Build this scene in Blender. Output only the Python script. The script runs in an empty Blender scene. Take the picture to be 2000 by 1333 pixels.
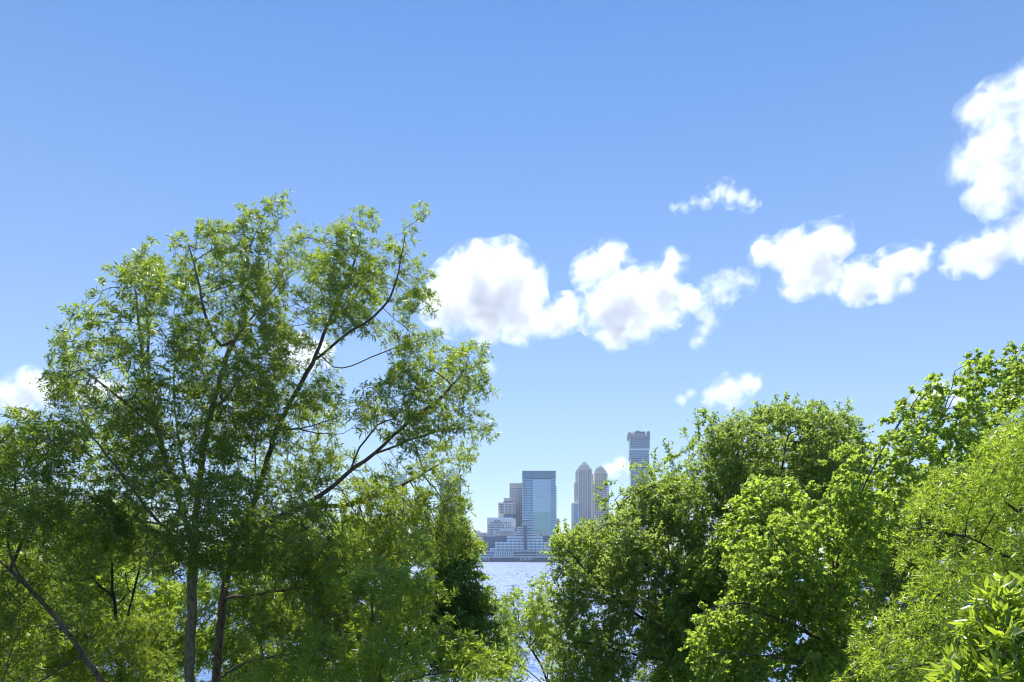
import bpy, math, random
import numpy as np
from mathutils import noise as mnoise, Vector

PI = math.pi
scene = bpy.context.scene
COL = scene.collection
CAM_Z = 10.2          # camera height over the lawn
F = 1400.0            # focal length in photograph pixels (2000 px wide)
HOR = 1086.0          # horizon row in the photograph
WATER_Z = -1.8

def X(px, d): return (px - 1000.0) / F * d
def Z(py, d): return CAM_Z + (HOR - py) / F * d
def P(px, py, d): return np.array([X(px, d), d, Z(py, d)])

# ------------------------------------------------------------------ helpers
def link(o, parent=None):
    COL.objects.link(o)
    if parent is not None:
        o.parent = parent
    return o

def tag(o, label=None, cat=None, group=None, kind=None):
    if label: o['label'] = label
    if cat: o['category'] = cat
    if group: o['group'] = group
    if kind: o['kind'] = kind
    return o

def empty(name, loc, rz=0.0):
    o = bpy.data.objects.new(name, None)
    o.empty_display_size = 0.5
    o.location = loc
    o.rotation_euler = (0, 0, rz)
    return link(o)

def np_mesh(name, verts, faces_list, mat, smooth=False):
    """verts (N,3); faces_list: list of int arrays (M,k)."""
    me = bpy.data.meshes.new(name)
    verts = np.ascontiguousarray(verts, dtype=np.float32)
    me.vertices.add(len(verts))
    me.vertices.foreach_set('co', verts.ravel())
    loops = np.concatenate([f.ravel() for f in faces_list]).astype(np.int32)
    counts = np.concatenate([np.full(len(f), f.shape[1], np.int32) for f in faces_list])
    starts = np.concatenate([[0], np.cumsum(counts)[:-1]]).astype(np.int32)
    me.loops.add(len(loops))
    me.loops.foreach_set('vertex_index', loops)
    me.polygons.add(len(counts))
    me.polygons.foreach_set('loop_start', starts)
    me.polygons.foreach_set('loop_total', counts)
    if smooth:
        me.polygons.foreach_set('use_smooth', np.ones(len(counts), dtype=bool))
    me.update(calc_edges=True)
    me.materials.append(mat)
    return me

class MB:
    """collects boxes and prisms into one mesh"""
    def __init__(self): self.v = []; self.f = []
    def box(self, x0, x1, y0, y1, z0, z1):
        n = len(self.v)
        self.v += [(x0,y0,z0),(x1,y0,z0),(x1,y1,z0),(x0,y1,z0),(x0,y0,z1),(x1,y0,z1),(x1,y1,z1),(x0,y1,z1)]
        self.f += [(n,n+3,n+2,n+1),(n+4,n+5,n+6,n+7),(n,n+1,n+5,n+4),(n+1,n+2,n+6,n+5),(n+2,n+3,n+7,n+6),(n+3,n,n+4,n+7)]
        return self
    def prism(self, pts, z0, z1, top=None):
        n = len(self.v); k = len(pts)
        top = top or pts
        self.v += [(x,y,z0) for x,y in pts] + [(x,y,z1) for x,y in top]
        self.f += [tuple(range(n+k-1, n-1, -1)), tuple(range(n+k, n+2*k))]
        for i in range(k):
            j = (i+1) % k
            self.f.append((n+i, n+j, n+k+j, n+k+i))
        return self
    def build(self, name, mat, parent=None):
        me = bpy.data.meshes.new(name)
        me.from_pydata(self.v, [], self.f)
        me.update()
        me.materials.append(mat)
        return link(bpy.data.objects.new(name, me), parent)

# ---------------------------------------------------------------- materials
class NT:
    def __init__(self, mat):
        self.t = mat.node_tree; self.n = self.t.nodes; self.l = self.t.links
    def add(self, typ, **kw):
        nd = self.n.new(typ)
        ins = kw.pop('ins', {})
        for k, v in kw.items(): setattr(nd, k, v)
        for k, v in ins.items():
            if isinstance(v, bpy.types.NodeSocket): self.l.new(v, nd.inputs[k])
            else: nd.inputs[k].default_value = v
        return nd

def new_mat(name):
    m = bpy.data.materials.new(name); m.use_nodes = True
    t = NT(m); t.n.clear()
    out = t.add('ShaderNodeOutputMaterial')
    return m, t, out

def c4(c): return (c[0], c[1], c[2], 1.0)

def leaf_mat(name, cols, trans, tfac=0.4, rough=0.42, spec=0.5, clump=0.35):
    """cols: dark/mid/light leaf tones; every leaf differs, and whole sprays drift in tone"""
    m, t, out = new_mat(name)
    geo = t.add('ShaderNodeNewGeometry')
    tc = t.add('ShaderNodeTexCoord')
    nz = t.add('ShaderNodeTexNoise', ins={'Vector': tc.outputs['Object'], 'Scale': 0.9, 'Detail': 2.0})
    mix = t.add('ShaderNodeMix', ins={0: clump, 2: geo.outputs['Random Per Island'], 3: nz.outputs['Fac']})
    rp = t.add('ShaderNodeValToRGB', ins={0: mix.outputs[0]})
    e = rp.color_ramp.elements
    e[0].position = 0.12; e[0].color = c4(cols[0])
    e[1].position = 0.9; e[1].color = c4(cols[2])
    k = e.new(0.5); k.color = c4(cols[1])
    rt = t.add('ShaderNodeValToRGB', ins={0: mix.outputs[0]})
    e = rt.color_ramp.elements
    e[0].position = 0.1; e[0].color = c4([v*0.7 for v in trans])
    e[1].position = 0.9; e[1].color = c4([v*1.15 for v in trans])
    pb = t.add('ShaderNodeBsdfPrincipled', ins={'Base Color': rp.outputs[0], 'Roughness': rough, 'Specular IOR Level': spec})
    tr = t.add('ShaderNodeBsdfTranslucent', ins={'Color': rt.outputs[0]})
    ms = t.add('ShaderNodeMixShader', ins={0: tfac, 1: pb.outputs[0], 2: tr.outputs[0]})
    t.l.new(ms.outputs[0], out.inputs[0])
    return m

def bark_mat(name, c0, c1):
    m, t, out = new_mat(name)
    tc = t.add('ShaderNodeTexCoord')
    mp = t.add('ShaderNodeMapping', ins={'Vector': tc.outputs['Object'], 'Scale': (9, 9, 3)})
    nz = t.add('ShaderNodeTexNoise', ins={'Vector': mp.outputs[0], 'Scale': 2.0, 'Detail': 6.0, 'Roughness': 0.65})
    rp = t.add('ShaderNodeValToRGB', ins={0: nz.outputs['Fac']})
    e = rp.color_ramp.elements
    e[0].position = 0.35; e[0].color = c4(c0); e[1].position = 0.68; e[1].color = c4(c1)
    bp = t.add('ShaderNodeBump', ins={'Strength': 0.8, 'Distance': 0.03, 'Height': nz.outputs['Fac']})
    pb = t.add('ShaderNodeBsdfPrincipled', ins={'Base Color': rp.outputs[0], 'Roughness': 0.9, 'Normal': bp.outputs[0]})
    t.l.new(pb.outputs[0], out.inputs[0])
    return m

def wall_mat(name, c, var=0.12, rough=0.75, scale=0.08, metal=0.0):
    m, t, out = new_mat(name)
    tc = t.add('ShaderNodeTexCoord')
    nz = t.add('ShaderNodeTexNoise', ins={'Vector': tc.outputs['Object'], 'Scale': scale, 'Detail': 5.0})
    rp = t.add('ShaderNodeValToRGB', ins={0: nz.outputs['Fac']})
    e = rp.color_ramp.elements
    e[0].position = 0.3; e[0].color = c4([v*(1-var) for v in c])
    e[1].position = 0.7; e[1].color = c4([v*(1+var) for v in c])
    pb = t.add('ShaderNodeBsdfPrincipled', ins={'Base Color': rp.outputs[0], 'Roughness': rough, 'Metallic': metal})
    t.l.new(pb.outputs[0], out.inputs[0])
    return m

def glass_mat(name, c, rough=0.18, metal=0.35, wob=0.02, wscale=0.05):
    """window glass seen from afar: tinted, mirrors the sky, panes a little uneven"""
    m, t, out = new_mat(name)
    tc = t.add('ShaderNodeTexCoord')
    geo = t.add('ShaderNodeNewGeometry')
    nz = t.add('ShaderNodeTexNoise', ins={'Vector': tc.outputs['Object'], 'Scale': wscale, 'Detail': 3.0})
    mx = t.add('ShaderNodeMix', ins={0: 0.5, 2: geo.outputs['Random Per Island'], 3: nz.outputs['Fac']})
    rp = t.add('ShaderNodeValToRGB', ins={0: mx.outputs[0]})
    e = rp.color_ramp.elements
    e[0].position = 0.15; e[0].color = c4([v*0.7 for v in c])
    e[1].position = 0.85; e[1].color = c4([v*1.3 for v in c])
    bp = t.add('ShaderNodeBump', ins={'Strength': 0.6, 'Distance': wob*10, 'Height': nz.outputs['Fac']})
    pb = t.add('ShaderNodeBsdfPrincipled', ins={'Base Color': rp.outputs[0], 'Roughness': rough, 'Metallic': metal, 'Normal': bp.outputs[0]})
    t.l.new(pb.outputs[0], out.inputs[0])
    return m

# ------------------------------------------------------------ tree growing
def unit(a): return a / np.maximum(np.linalg.norm(a, axis=-1, keepdims=True), 1e-9)

def in_poly(pts, poly):
    x, y = pts[:, 0], pts[:, 1]
    ins = np.zeros(len(pts), bool)
    n = len(poly)
    for i in range(n):
        x0, y0 = poly[i]; x1, y1 = poly[(i+1) % n]
        c = (y0 > y) != (y1 > y)
        with np.errstate(divide='ignore', invalid='ignore'):
            xi = (x1-x0)*(y-y0)/(y1-y0) + x0
        ins ^= c & (x < xi)
    return ins

def edge_dist(pts, poly):
    best = np.full(len(pts), 1e9)
    n = len(poly)
    for i in range(n):
        a = np.array(poly[i], float); b = np.array(poly[(i+1) % n], float)
        ab = b-a
        s = np.clip(((pts-a)@ab)/max(ab@ab, 1e-9), 0, 1)
        best = np.minimum(best, np.linalg.norm(pts-(a+s[:, None]*ab), axis=1))
    return best

def crown_points(rng, poly, d0, T, R, n, holes=(), nscale=0.8, thr=0.0, dshift=0.0):
    """points filling a crown whose outline seen from the lawn side is poly; its depth swells away from the outline"""
    poly = [tuple(map(float, p)) for p in poly]
    a = np.array(poly); lo = a.min(0); hi = a.max(0)
    res = []; tot = 0
    while tot < n:
        q = rng.uniform(lo, hi, (n*3, 2))
        q = q[in_poly(q, poly)]
        for h in holes:
            q = q[~(in_poly(q, h) & (rng.random(len(q)) < 0.93))]
        e = edge_dist(q, poly)
        u = np.clip(e/R, 0, 1)
        t = T*np.sqrt(1-(1-u)**2)
        keep = rng.random(len(q)) < (0.4+0.6*t/T)
        q, t = q[keep], t[keep]
        dd = d0 + rng.uniform(-1, 1, len(q))*t + dshift
        w = np.stack([(q[:, 0]-1000)/F*dd, dd, CAM_Z+(HOR-q[:, 1])/F*dd], 1)
        if thr > -1:
            nv = np.array([mnoise.noise(Vector(p*nscale)) + 0.5*mnoise.noise(Vector(p*nscale*2.3)) for p in w])
            w = w[nv > thr]
        res.append(w); tot += len(w)
    return np.concatenate(res)[:n]

def shoot_points(rng, line, d, rad=15, per=26):
    """points along one leafy shoot that sticks out of the crown; rad in photograph pixels"""
    w = np.array([P(x, y, d) for x, y in line])
    res = []
    for a, b in zip(w[:-1], w[1:]):
        k = max(4, int(np.linalg.norm(b-a)*per))
        s = rng.random((k, 1))
        res.append(a+(b-a)*s+rng.normal(0, rad/F*d*0.5, (k, 3))*np.array([1, 1, .7]))
    res.append(np.repeat(w[-1:], 3, 0)+rng.normal(0, .03, (3, 3)))
    return np.concatenate(res)

def polyline(pts, step):
    out = [pts[0]]
    for a, b in zip(pts[:-1], pts[1:]):
        k = max(1, int(np.linalg.norm(b-a)/step))
        for i in range(1, k+1): out.append(a+(b-a)*i/k)
    return np.array(out)

def smooth_line(p, it=3):
    for _ in range(it):
        q = p.copy(); q[1:-1] = 0.25*p[:-2]+0.5*p[1:-1]+0.25*p[2:]; p = q
    return p

def grow(rng, limbs, attr, step=0.2, kill=0.22, infl=4.0, jitter=0.25, up=0.05, maxit=160):
    """space colonisation from traced limbs. returns pos, parent, n_seed"""
    pos = []; par = []
    for k, L in enumerate(limbs):
        L = smooth_line(polyline(L, step*1.2))
        L[1:-1] += rng.normal(0, 0.012, L[1:-1].shape)
        if k == 0:
            for i, p in enumerate(L): pos.append(p); par.append(i-1)
        else:
            A = np.array(pos); j = int(np.argmin(np.linalg.norm(A-L[0], axis=1)))
            prev = j
            if np.linalg.norm(A[j]-L[0]) > step*1.5:
                br = polyline(np.array([A[j], L[0]]), step*1.2)[1:-1]
                for p in br: pos.append(p); par.append(prev); prev = len(pos)-1
            for p in L: pos.append(p); par.append(prev); prev = len(pos)-1
    ns = len(pos)
    cap = 60000
    Pn = np.zeros((cap, 3)); Pn[:ns] = pos
    par = list(par)
    act = attr.copy()
    def near(A, Q):
        d2 = (A**2).sum(1)[:, None] + (Q**2).sum(1)[None] - 2*A@Q.T
        j = d2.argmin(1)
        return np.sqrt(np.maximum(d2[np.arange(len(A)), j], 0)), j
    best, idx = near(act, Pn[:ns])
    n = ns
    for it in range(maxit):
        if len(act) == 0 or n > cap-4000: break
        ok = best < infl
        if not ok.any(): infl *= 1.5; continue
        gi = idx[ok]
        dv = unit(act[ok]-Pn[gi])
        nodes, inv = np.unique(gi, return_inverse=True)
        s = np.zeros((len(nodes), 3)); np.add.at(s, inv, dv)
        s = unit(s)
        pj = np.array([par[q] for q in nodes])
        pd = np.where((pj >= 0)[:, None], unit(Pn[nodes]-Pn[np.maximum(pj, 0)]), 0)
        s = unit(s + 0.35*pd + rng.normal(0, jitter, s.shape) + np.array([0, 0, up]))
        q = Pn[nodes]+s*step
        m = len(q)
        Pn[n:n+m] = q; par += nodes.tolist()
        d, j = near(act, q)
        b = d < best
        best[b] = d[b]; idx[b] = n+j[b]
        n += m
        alive = best > kill
        act, best, idx = act[alive], best[alive], idx[alive]
    return Pn[:n].copy(), np.array(par), ns

def radii(par, tip=0.0045, ex=2.3, ns=0):
    n = len(par); acc = np.zeros(n)
    for i in range(n-1, -1, -1):
        if acc[i] == 0: acc[i] = tip**ex
        if par[i] >= 0: acc[par[i]] += acc[i]
    return acc**(1/ex)

def wood_mesh(name, pos, par, r, mat, rmin=0.0):
    n = len(par)
    kids = [[] for _ in range(n)]
    for i, p in enumerate(par):
        if p >= 0: kids[p].append(i)
    main = [max(k, key=lambda q: r[q]) if k else -1 for k in kids]
    groups = {8: ([], [], [], []), 5: ([], [], [], []), 3: ([], [], [], [])}
    is_main = np.zeros(n, bool)
    for k in main:
        if k >= 0: is_main[k] = True
    for i in range(n):
        if par[i] >= 0 and is_main[i]: continue
        ch = []
        j = i
        while j >= 0: ch.append(j); j = main[j]
        rr = r[ch].copy()
        pts = pos[ch]
        if par[i] >= 0:
            pts = np.vstack([pos[par[i]], pts]); rr = np.concatenate([[min(rr[0]*1.15, r[par[i]])], rr])
        if rr.max() < rmin or len(pts) < 2: continue
        if len(pts) > 4:
            rs = rr.copy(); rs[1:-1] = (rr[:-2]+rr[1:-1]+rr[2:])/3; rr = rs
        s = 8 if rr[0] > 0.035 else (5 if rr[0] > 0.012 else 3)
        g = groups[s]
        tg = np.gradient(pts, axis=0)
        g[0].append(pts); g[1].append(unit(tg)); g[2].append(rr); g[3].append(len(pts))
    V = []; FA = []; off = 0
    for s, (pp, tt, rr, ln) in groups.items():
        if not pp: continue
        p = np.concatenate(pp); t = np.concatenate(tt); q = np.concatenate(rr)
        ref = np.where(np.abs(t[:, 2:3]) < 0.9, np.array([[0, 0, 1.0]]), np.array([[1.0, 0, 0]]))
        # keep one reference per chain to avoid twists
        st = 0
        for L in ln:
            ax = np.array([0.13, 0.97, 0.21]) if abs(t[st:st+L] @ np.array([0.13, 0.97, 0.21])).max() < 0.95 else np.array([0.98, 0.1, 0.2])
            ref[st:st+L] = ax; st += L
        u = unit(np.cross(t, ref)); v = np.cross(t, u)
        a = np.arange(s)/s*2*PI
        ring = p[:, None]+q[:, None, None]*(np.cos(a)[None, :, None]*u[:, None]+np.sin(a)[None, :, None]*v[:, None])
        V.append(ring.reshape(-1, 3))
        m = len(p)
        good = np.ones(m, bool); good[np.cumsum(ln)-1] = False
        i = np.where(good)[0]
        k = np.arange(s); k2 = (k+1) % s
        f = np.stack([i[:, None]*s+k, i[:, None]*s+k2, (i[:, None]+1)*s+k2, (i[:, None]+1)*s+k], -1).reshape(-1, 4)
        FA.append(f+off); off += m*s
    return np_mesh(name, np.concatenate(V), FA, mat, smooth=True)

# leaf outlines: x = across, y = along, z = lift of the blade
LEAF = {
 'lance':  (np.array([[0,0,0],[.5,.45,.16],[0,1,-.04],[-.5,.45,.16]]), np.array([[0,1,2],[0,2,3]])),
 'ovate':  (np.array([[0,0,0],[.5,.3,.12],[.34,.7,.08],[0,1,-.12],[-.34,.7,.08],[-.5,.3,.12]]), np.array([[0,1,2,3],[0,3,4,5]])),
 'star':   (np.array([[0,0,0],[.30,.02,.05],[.52,.30,.08],[.24,.42,.02],[.30,.78,.02],[0,1,-.10],[-.30,.78,.02],[-.24,.42,.02],[-.52,.30,.08],[-.30,.02,.05]]),
            np.array([[0,1,2,3],[0,3,4,5],[0,5,6,7],[0,7,8,9]])),
 'laurel': (np.array([[0,0,0],[.36,.22,.10],[0,.22,0],[-.36,.22,.10],[.5,.5,.10],[0,.5,-.02],[-.5,.5,.10],[.32,.78,.02],[0,.78,-.09],[-.32,.78,.02],[0,1,-.20]]),
            np.array([[2,1,4,5],[3,2,5,6],[5,4,7,8],[6,5,8,9]])),
}
LEAF_TRI = {'laurel': np.array([[0,1,2],[0,2,3],[8,7,10],[9,8,10]])}

def leaf_cloud(name, rng, base, dirs, mat, shape, L, W, m, twig, spread, fwd, droop, ub, flat=False, up=0.0, tuft=0.0):
    """base (N,3) twig roots with directions; m leaves per twig"""
    N = len(base)
    u = unit(dirs + rng.normal(0, spread, dirs.shape) + np.array([0, 0, up]))
    if flat: u[:, 2] = u[:, 2]*0.5; u = unit(u)
    tl = twig*rng.uniform(0.6, 1.25, N)
    s = (np.arange(m)+rng.random((N, m)))/m
    if tuft: s = s**(1/(1+tuft))
    s = 0.08+0.92*s
    pos = base[:, None]+u[:, None]*(s*tl[:, None])[..., None]
    pos[..., 2] -= droop*tl[:, None]*s**2
    pos += rng.normal(0, 0.012, pos.shape)
    U = np.repeat(u[:, None], m, 1)
    rnd = rng.normal(0, 1, (N, m, 3))
    if flat:
        rnd[..., 2] *= 0.25
    rad = unit(rnd-(rnd*U).sum(-1, keepdims=True)*U)
    ld = unit(U*fwd+rad+rng.normal(0, 0.15, rad.shape)-np.array([0, 0, droop*0.9])*s[..., None])
    nr = np.array([0, 0, ub])+rng.normal(0, 1-ub*0.6, (N, m, 3))
    nr = unit(nr-(nr*ld).sum(-1, keepdims=True)*ld)
    sd = np.cross(ld, nr)
    sc = rng.uniform(0.5, 1.25, (N, m))
    pos, ld, nr, sd, sc = [a.reshape(-1, *a.shape[2:]) for a in (pos, ld, nr, sd, sc)]
    tv, tf = LEAF[shape]
    k = len(tv)
    v = pos[:, None]+sc[:, None, None]*(tv[None, :, 0:1]*W*sd[:, None]+tv[None, :, 1:2]*L*ld[:, None]+tv[None, :, 2:3]*W*nr[:, None])
    o = (np.arange(len(pos))*k)[:, None, None]
    fl = [(tf[None]+o).reshape(-1, tf.shape[1])]
    if shape in LEAF_TRI:
        tt = LEAF_TRI[shape]; fl.append((tt[None]+o).reshape(-1, 3))
    return np_mesh(name, v.reshape(-1, 3), fl, mat), len(pos)

NLEAF = 0
def tree(name, label, cat, seed, limbs, clouds, wood, leafm, species, grow_kw=None, leafmax=0.013, tip=0.0045, group=None, trunk_boost=1.0, twigs=3, dens=2.6):
    """limbs: list of [(px,py,depth)...]; first starts on the ground. clouds: list of crown_points kwargs"""
    global NLEAF
    rng = np.random.default_rng(seed)
    L3 = []
    for k, l in enumerate(limbs):
        p = np.array([P(*q) for q in l])
        if k == 0:
            g = p[0].copy(); g[2] = -0.15
            p = np.vstack([g, p])
        L3.append(p)
    at = np.concatenate([crown_points(rng, **dict(c, n=int(c['n']*dens))) for c in clouds if 'poly' in c] + [shoot_points(rng, **c) for c in clouds if 'line' in c])
    pos, par, ns = grow(rng, L3, at, **(grow_kw or {}))
    r = radii(par, tip=tip)
    # trunk flare at the root
    base = L3[0][0]
    root = empty(name, (float(base[0]), float(base[1]), 0.0))
    tag(root, label, cat, group)
    off = np.array([base[0], base[1], 0.0])
    rw = r.copy()
    rw[:ns] *= trunk_boost
    hgt = pos[:, 2]; near = (np.linalg.norm(pos[:, :2]-base[:2], axis=1) < 0.6) & (hgt < 1.2)
    rw[near] *= 1+0.5*(1-np.clip(hgt[near], 0, 1.2)/1.2)
    wm = wood_mesh('trunk', pos-off, par, rw, wood)
    link(bpy.data.objects.new('trunk', wm), root)
    sel = np.where((r < leafmax) & (np.arange(len(par)) >= ns))[0]
    sel = np.repeat(sel, int(twigs) + (rng.random(len(sel)) < twigs-int(twigs)))
    dr = unit(pos[sel]-pos[par[sel]])
    cm, nl = leaf_cloud('crown', rng, pos[sel]-off, dr, leafm, **species)
    link(bpy.data.objects.new('crown', cm), root)
    NLEAF += nl
    print('TREE', name, 'nodes', len(par), 'leaves', nl, 'trunk r', round(float(rw[5]), 3))
    return root
# ------------------------------------------------------------- light and sky
SUN_AZ, SUN_EL = math.radians(-3), math.radians(52)      # ahead and to the left, high
SUN_DIR = Vector((math.sin(SUN_AZ)*math.cos(SUN_EL), math.cos(SUN_AZ)*math.cos(SUN_EL), math.sin(SUN_EL)))
world = bpy.data.worlds.new('World'); scene.world = world
world.use_nodes = True
wt = world.node_tree; wt.nodes.clear()
sky = wt.nodes.new('ShaderNodeTexSky'); sky.sky_type = 'NISHITA'; sky.sun_disc = False
sky.sun_elevation = SUN_EL; sky.sun_rotation = SUN_AZ
sky.altitude = 1500; sky.air_density = 1.0; sky.dust_density = 0.0; sky.ozone_density = 6.0
gm = wt.nodes.new('ShaderNodeGamma'); gm.inputs[1].default_value = 0.70       # photograph's soft contrast in the sky
hs = wt.nodes.new('ShaderNodeHueSaturation'); hs.inputs['Hue'].default_value = 0.507; hs.inputs['Saturation'].default_value = 1.33; hs.inputs['Value'].default_value = 1.10
bg = wt.nodes.new('ShaderNodeBackground'); bg.inputs[1].default_value = 0.13
wt.links.new(sky.outputs[0], gm.inputs[0]); wt.links.new(gm.outputs[0], hs.inputs['Color'])
wo = wt.nodes.new('ShaderNodeOutputWorld')
# pale air thickening toward the horizon
wg = wt.nodes.new('ShaderNodeTexCoord'); sp = wt.nodes.new('ShaderNodeSeparateXYZ'); wt.links.new(wg.outputs['Generated'], sp.inputs[0])
wm = wt.nodes.new('ShaderNodeMapRange'); wm.inputs[1].default_value = 0.0; wm.inputs[2].default_value = 0.62; wm.inputs[3].default_value = 0.36; wm.inputs[4].default_value = 0.0
wt.links.new(sp.outputs[2], wm.inputs[0])
wx = wt.nodes.new('ShaderNodeMix'); wx.data_type = 'RGBA'
SKY_K = 1.0/(0.13*2**0.95)
wx.inputs[7].default_value = (0.76*SKY_K, 0.83*SKY_K, 0.98*SKY_K, 1)
wt.links.new(wm.outputs[0], wx.inputs[0]); wt.links.new(hs.outputs[0], wx.inputs[6]); wt.links.new(wx.outputs[2], bg.inputs[0]); wt.links.new(bg.outputs[0], wo.inputs[0])
sl = bpy.data.lights.new('sun', 'SUN'); sl.energy = 4.2; sl.angle = math.radians(0.53); sl.color = (1.0, 0.95, 0.87)
so = link(bpy.data.objects.new('sun', sl)); so.location = (-60, 120, 150)
so.rotation_euler = SUN_DIR.to_track_quat('Z', 'Y').to_euler()

cam = bpy.data.cameras.new('camera'); cam.sensor_width = 36.0; cam.lens = 36.0*F/2000.0
cam.shift_y = (HOR-666.5)/2000.0
cam.clip_start = 0.1; cam.clip_end = 60000
co = link(bpy.data.objects.new('camera', cam)); co.location = (0, 0, CAM_Z); co.rotation_euler = (PI/2, 0, 0)
scene.camera = co
vs = scene.view_settings
vs.view_transform = 'Standard'; vs.look = 'None'; vs.gamma = 1.0; vs.use_curve_mapping = False
vs.exposure = 0.95
scene.display_settings.display_device = 'sRGB'
cy = scene.cycles
cy.use_denoising = True; cy.filter_width = 1.15
cy.max_bounces = 20; cy.diffuse_bounces = 6; cy.glossy_bounces = 2; cy.transmission_bounces = 4; cy.transparent_max_bounces = 4
cy.volume_bounces = 20
cy.sample_clamp_indirect = 6.0; cy.sample_clamp_direct = 12.0
cy.caustics_reflective = False; cy.caustics_refractive = False
cy.volume_max_steps = 256

# ------------------------------------------------------------------- setting
def quad(name, x0, x1, y0, y1, z, mat, kind='structure'):
    me = np_mesh(name, np.array([[x0,y0,z],[x1,y0,z],[x1,y1,z],[x0,y1,z]]), [np.array([[0,1,2,3]])], mat)
    o = link(bpy.data.objects.new(name, me)); tag(o, kind=kind); return o

m, t, out = new_mat('lawn')
tc = t.add('ShaderNodeTexCoord')
n1 = t.add('ShaderNodeTexNoise', ins={'Vector': tc.outputs['Object'], 'Scale': 0.5, 'Detail': 8.0, 'Roughness': 0.7})
rp = t.add('ShaderNodeValToRGB', ins={0: n1.outputs['Fac']})
rp.color_ramp.elements[0].position = .35; rp.color_ramp.elements[0].color = (.025, .05, .012, 1)
rp.color_ramp.elements[1].position = .7; rp.color_ramp.elements[1].color = (.06, .11, .025, 1)
pb = t.add('ShaderNodeBsdfPrincipled', ins={'Base Color': rp.outputs[0], 'Roughness': 0.9})
t.l.new(pb.outputs[0], out.inputs[0])
M_LAWN = m
M_STONE = wall_mat('promenade_stone', (.36, .34, .31), .2, .85, 1.5)
quad('ground', -400, 400, -100, 46, 0.0, M_LAWN)
quad('promenade', -400, 400, 46, 53, 0.004, M_STONE)
sw = MB().box(-400, 400, 53, 53.6, -2.2, 0.35).build('seawall', M_STONE); tag(sw, kind='structure')

m, t, out = new_mat('river_water')
tc = t.add('ShaderNodeTexCoord')
mp1 = t.add('ShaderNodeMapping', ins={'Vector': tc.outputs['Object'], 'Scale': (0.55, 1.0, 1), 'Rotation': (0, 0, .5)})
na = t.add('ShaderNodeTexNoise', ins={'Vector': mp1.outputs[0], 'Scale': 0.9, 'Detail': 4.0, 'Roughness': .6})
nb = t.add('ShaderNodeTexNoise', ins={'Vector': mp1.outputs[0], 'Scale': 0.13, 'Detail': 3.0})
ad = t.add('ShaderNodeMath', operation='MULTIPLY_ADD', ins={0: nb.outputs['Fac'], 1: 4.0, 2: na.outputs['Fac']})
bp = t.add('ShaderNodeBump', ins={'Strength': 1.0, 'Distance': 0.35, 'Height': ad.outputs[0]})
mp2 = t.add('ShaderNodeMapping', ins={'Vector': tc.outputs['Object'], 'Scale': (0.30, 0.06, 1), 'Rotation': (0, 0, .05)})
nr = t.add('ShaderNodeTexNoise', ins={'Vector': mp2.outputs[0], 'Scale': 1.0, 'Detail': 6.0, 'Roughness': .7})
rr = t.add('ShaderNodeMapRange', ins={0: nr.outputs['Fac'], 1: .38, 2: .62, 3: .15, 4: .66})
pb = t.add('ShaderNodeBsdfPrincipled', ins={'Base Color': (.09, .17, .37, 1), 'Roughness': rr.outputs[0], 'IOR': 1.33, 'Normal': bp.outputs[0]})
t.l.new(pb.outputs[0], out.inputs[0])
quad('water', -2900, 2900, 53.6, 1401, WATER_Z, m)
M_FARLAND = wall_mat('far_shore', (.16, .17, .16), .2, .9, .02)
quad('far_shore_ground', -2900, 2900, 1401, 2500, 5.6, M_FARLAND)

# ----------------------------------------------------------- far shore skyline
FZ = 5.6
BLDS = []
class Bld:
    def __init__(self, name, label, cat, x0, x1, D, rz=0.0, group=None):
        self.cx = (x0+x1)/2; self.D = D; self.wins = []; BLDS.append(self)
        self.root = empty(name, (X(self.cx, D), D, FZ), math.radians(rz))
        tag(self.root, label, cat, group)
    def x(self, px): return (px-self.cx)/F*self.D
    def z(self, py): return Z(py, self.D)-FZ
    def body(self, x0, x1, yt, yb=None, dep=36.0, y=0.0, mat=None, name='wall'):
        z0 = 0.0 if yb is None else self.z(yb)
        return MB().box(self.x(x0), self.x(x1), y, y+dep, z0, self.z(yt)).build(name, mat, self.root)
    def panel(self, x0, x1, yt, yb, mat, y=-0.5, dep=0.7, name='window_band', parent=None):
        return MB().box(self.x(x0), self.x(x1), y, y+dep, self.z(yb), self.z(yt)).build(name, mat, parent or self.root)
    def row(self, xs, w, yt, yb, mat, y=-0.4, dep=0.6, name='window'):
        """a row of equal pieces, each an object of its own; windows wait for finish()"""
        for q in xs:
            bx = (self.x(q-w/2), self.x(q+w/2), y, y+dep, self.z(yb), self.z(yt))
            if name == 'window': self.wins.append((bx, mat))
            else: MB().box(*bx).build(name, mat, self.root)
    def finish(self):
        """the hundred highest windows singly, the many below them as one mass"""
        ws = sorted(self.wins, key=lambda q: -q[0][5])
        for bx, mat in ws[:100]: MB().box(*bx).build('window', mat, self.root)
        if len(ws) > 100:
            mm = MB()
            for bx, mat in ws[100:]: mm.box(*bx)
            tag(mm.build('window', ws[100][1], self.root), kind='stuff')

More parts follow.
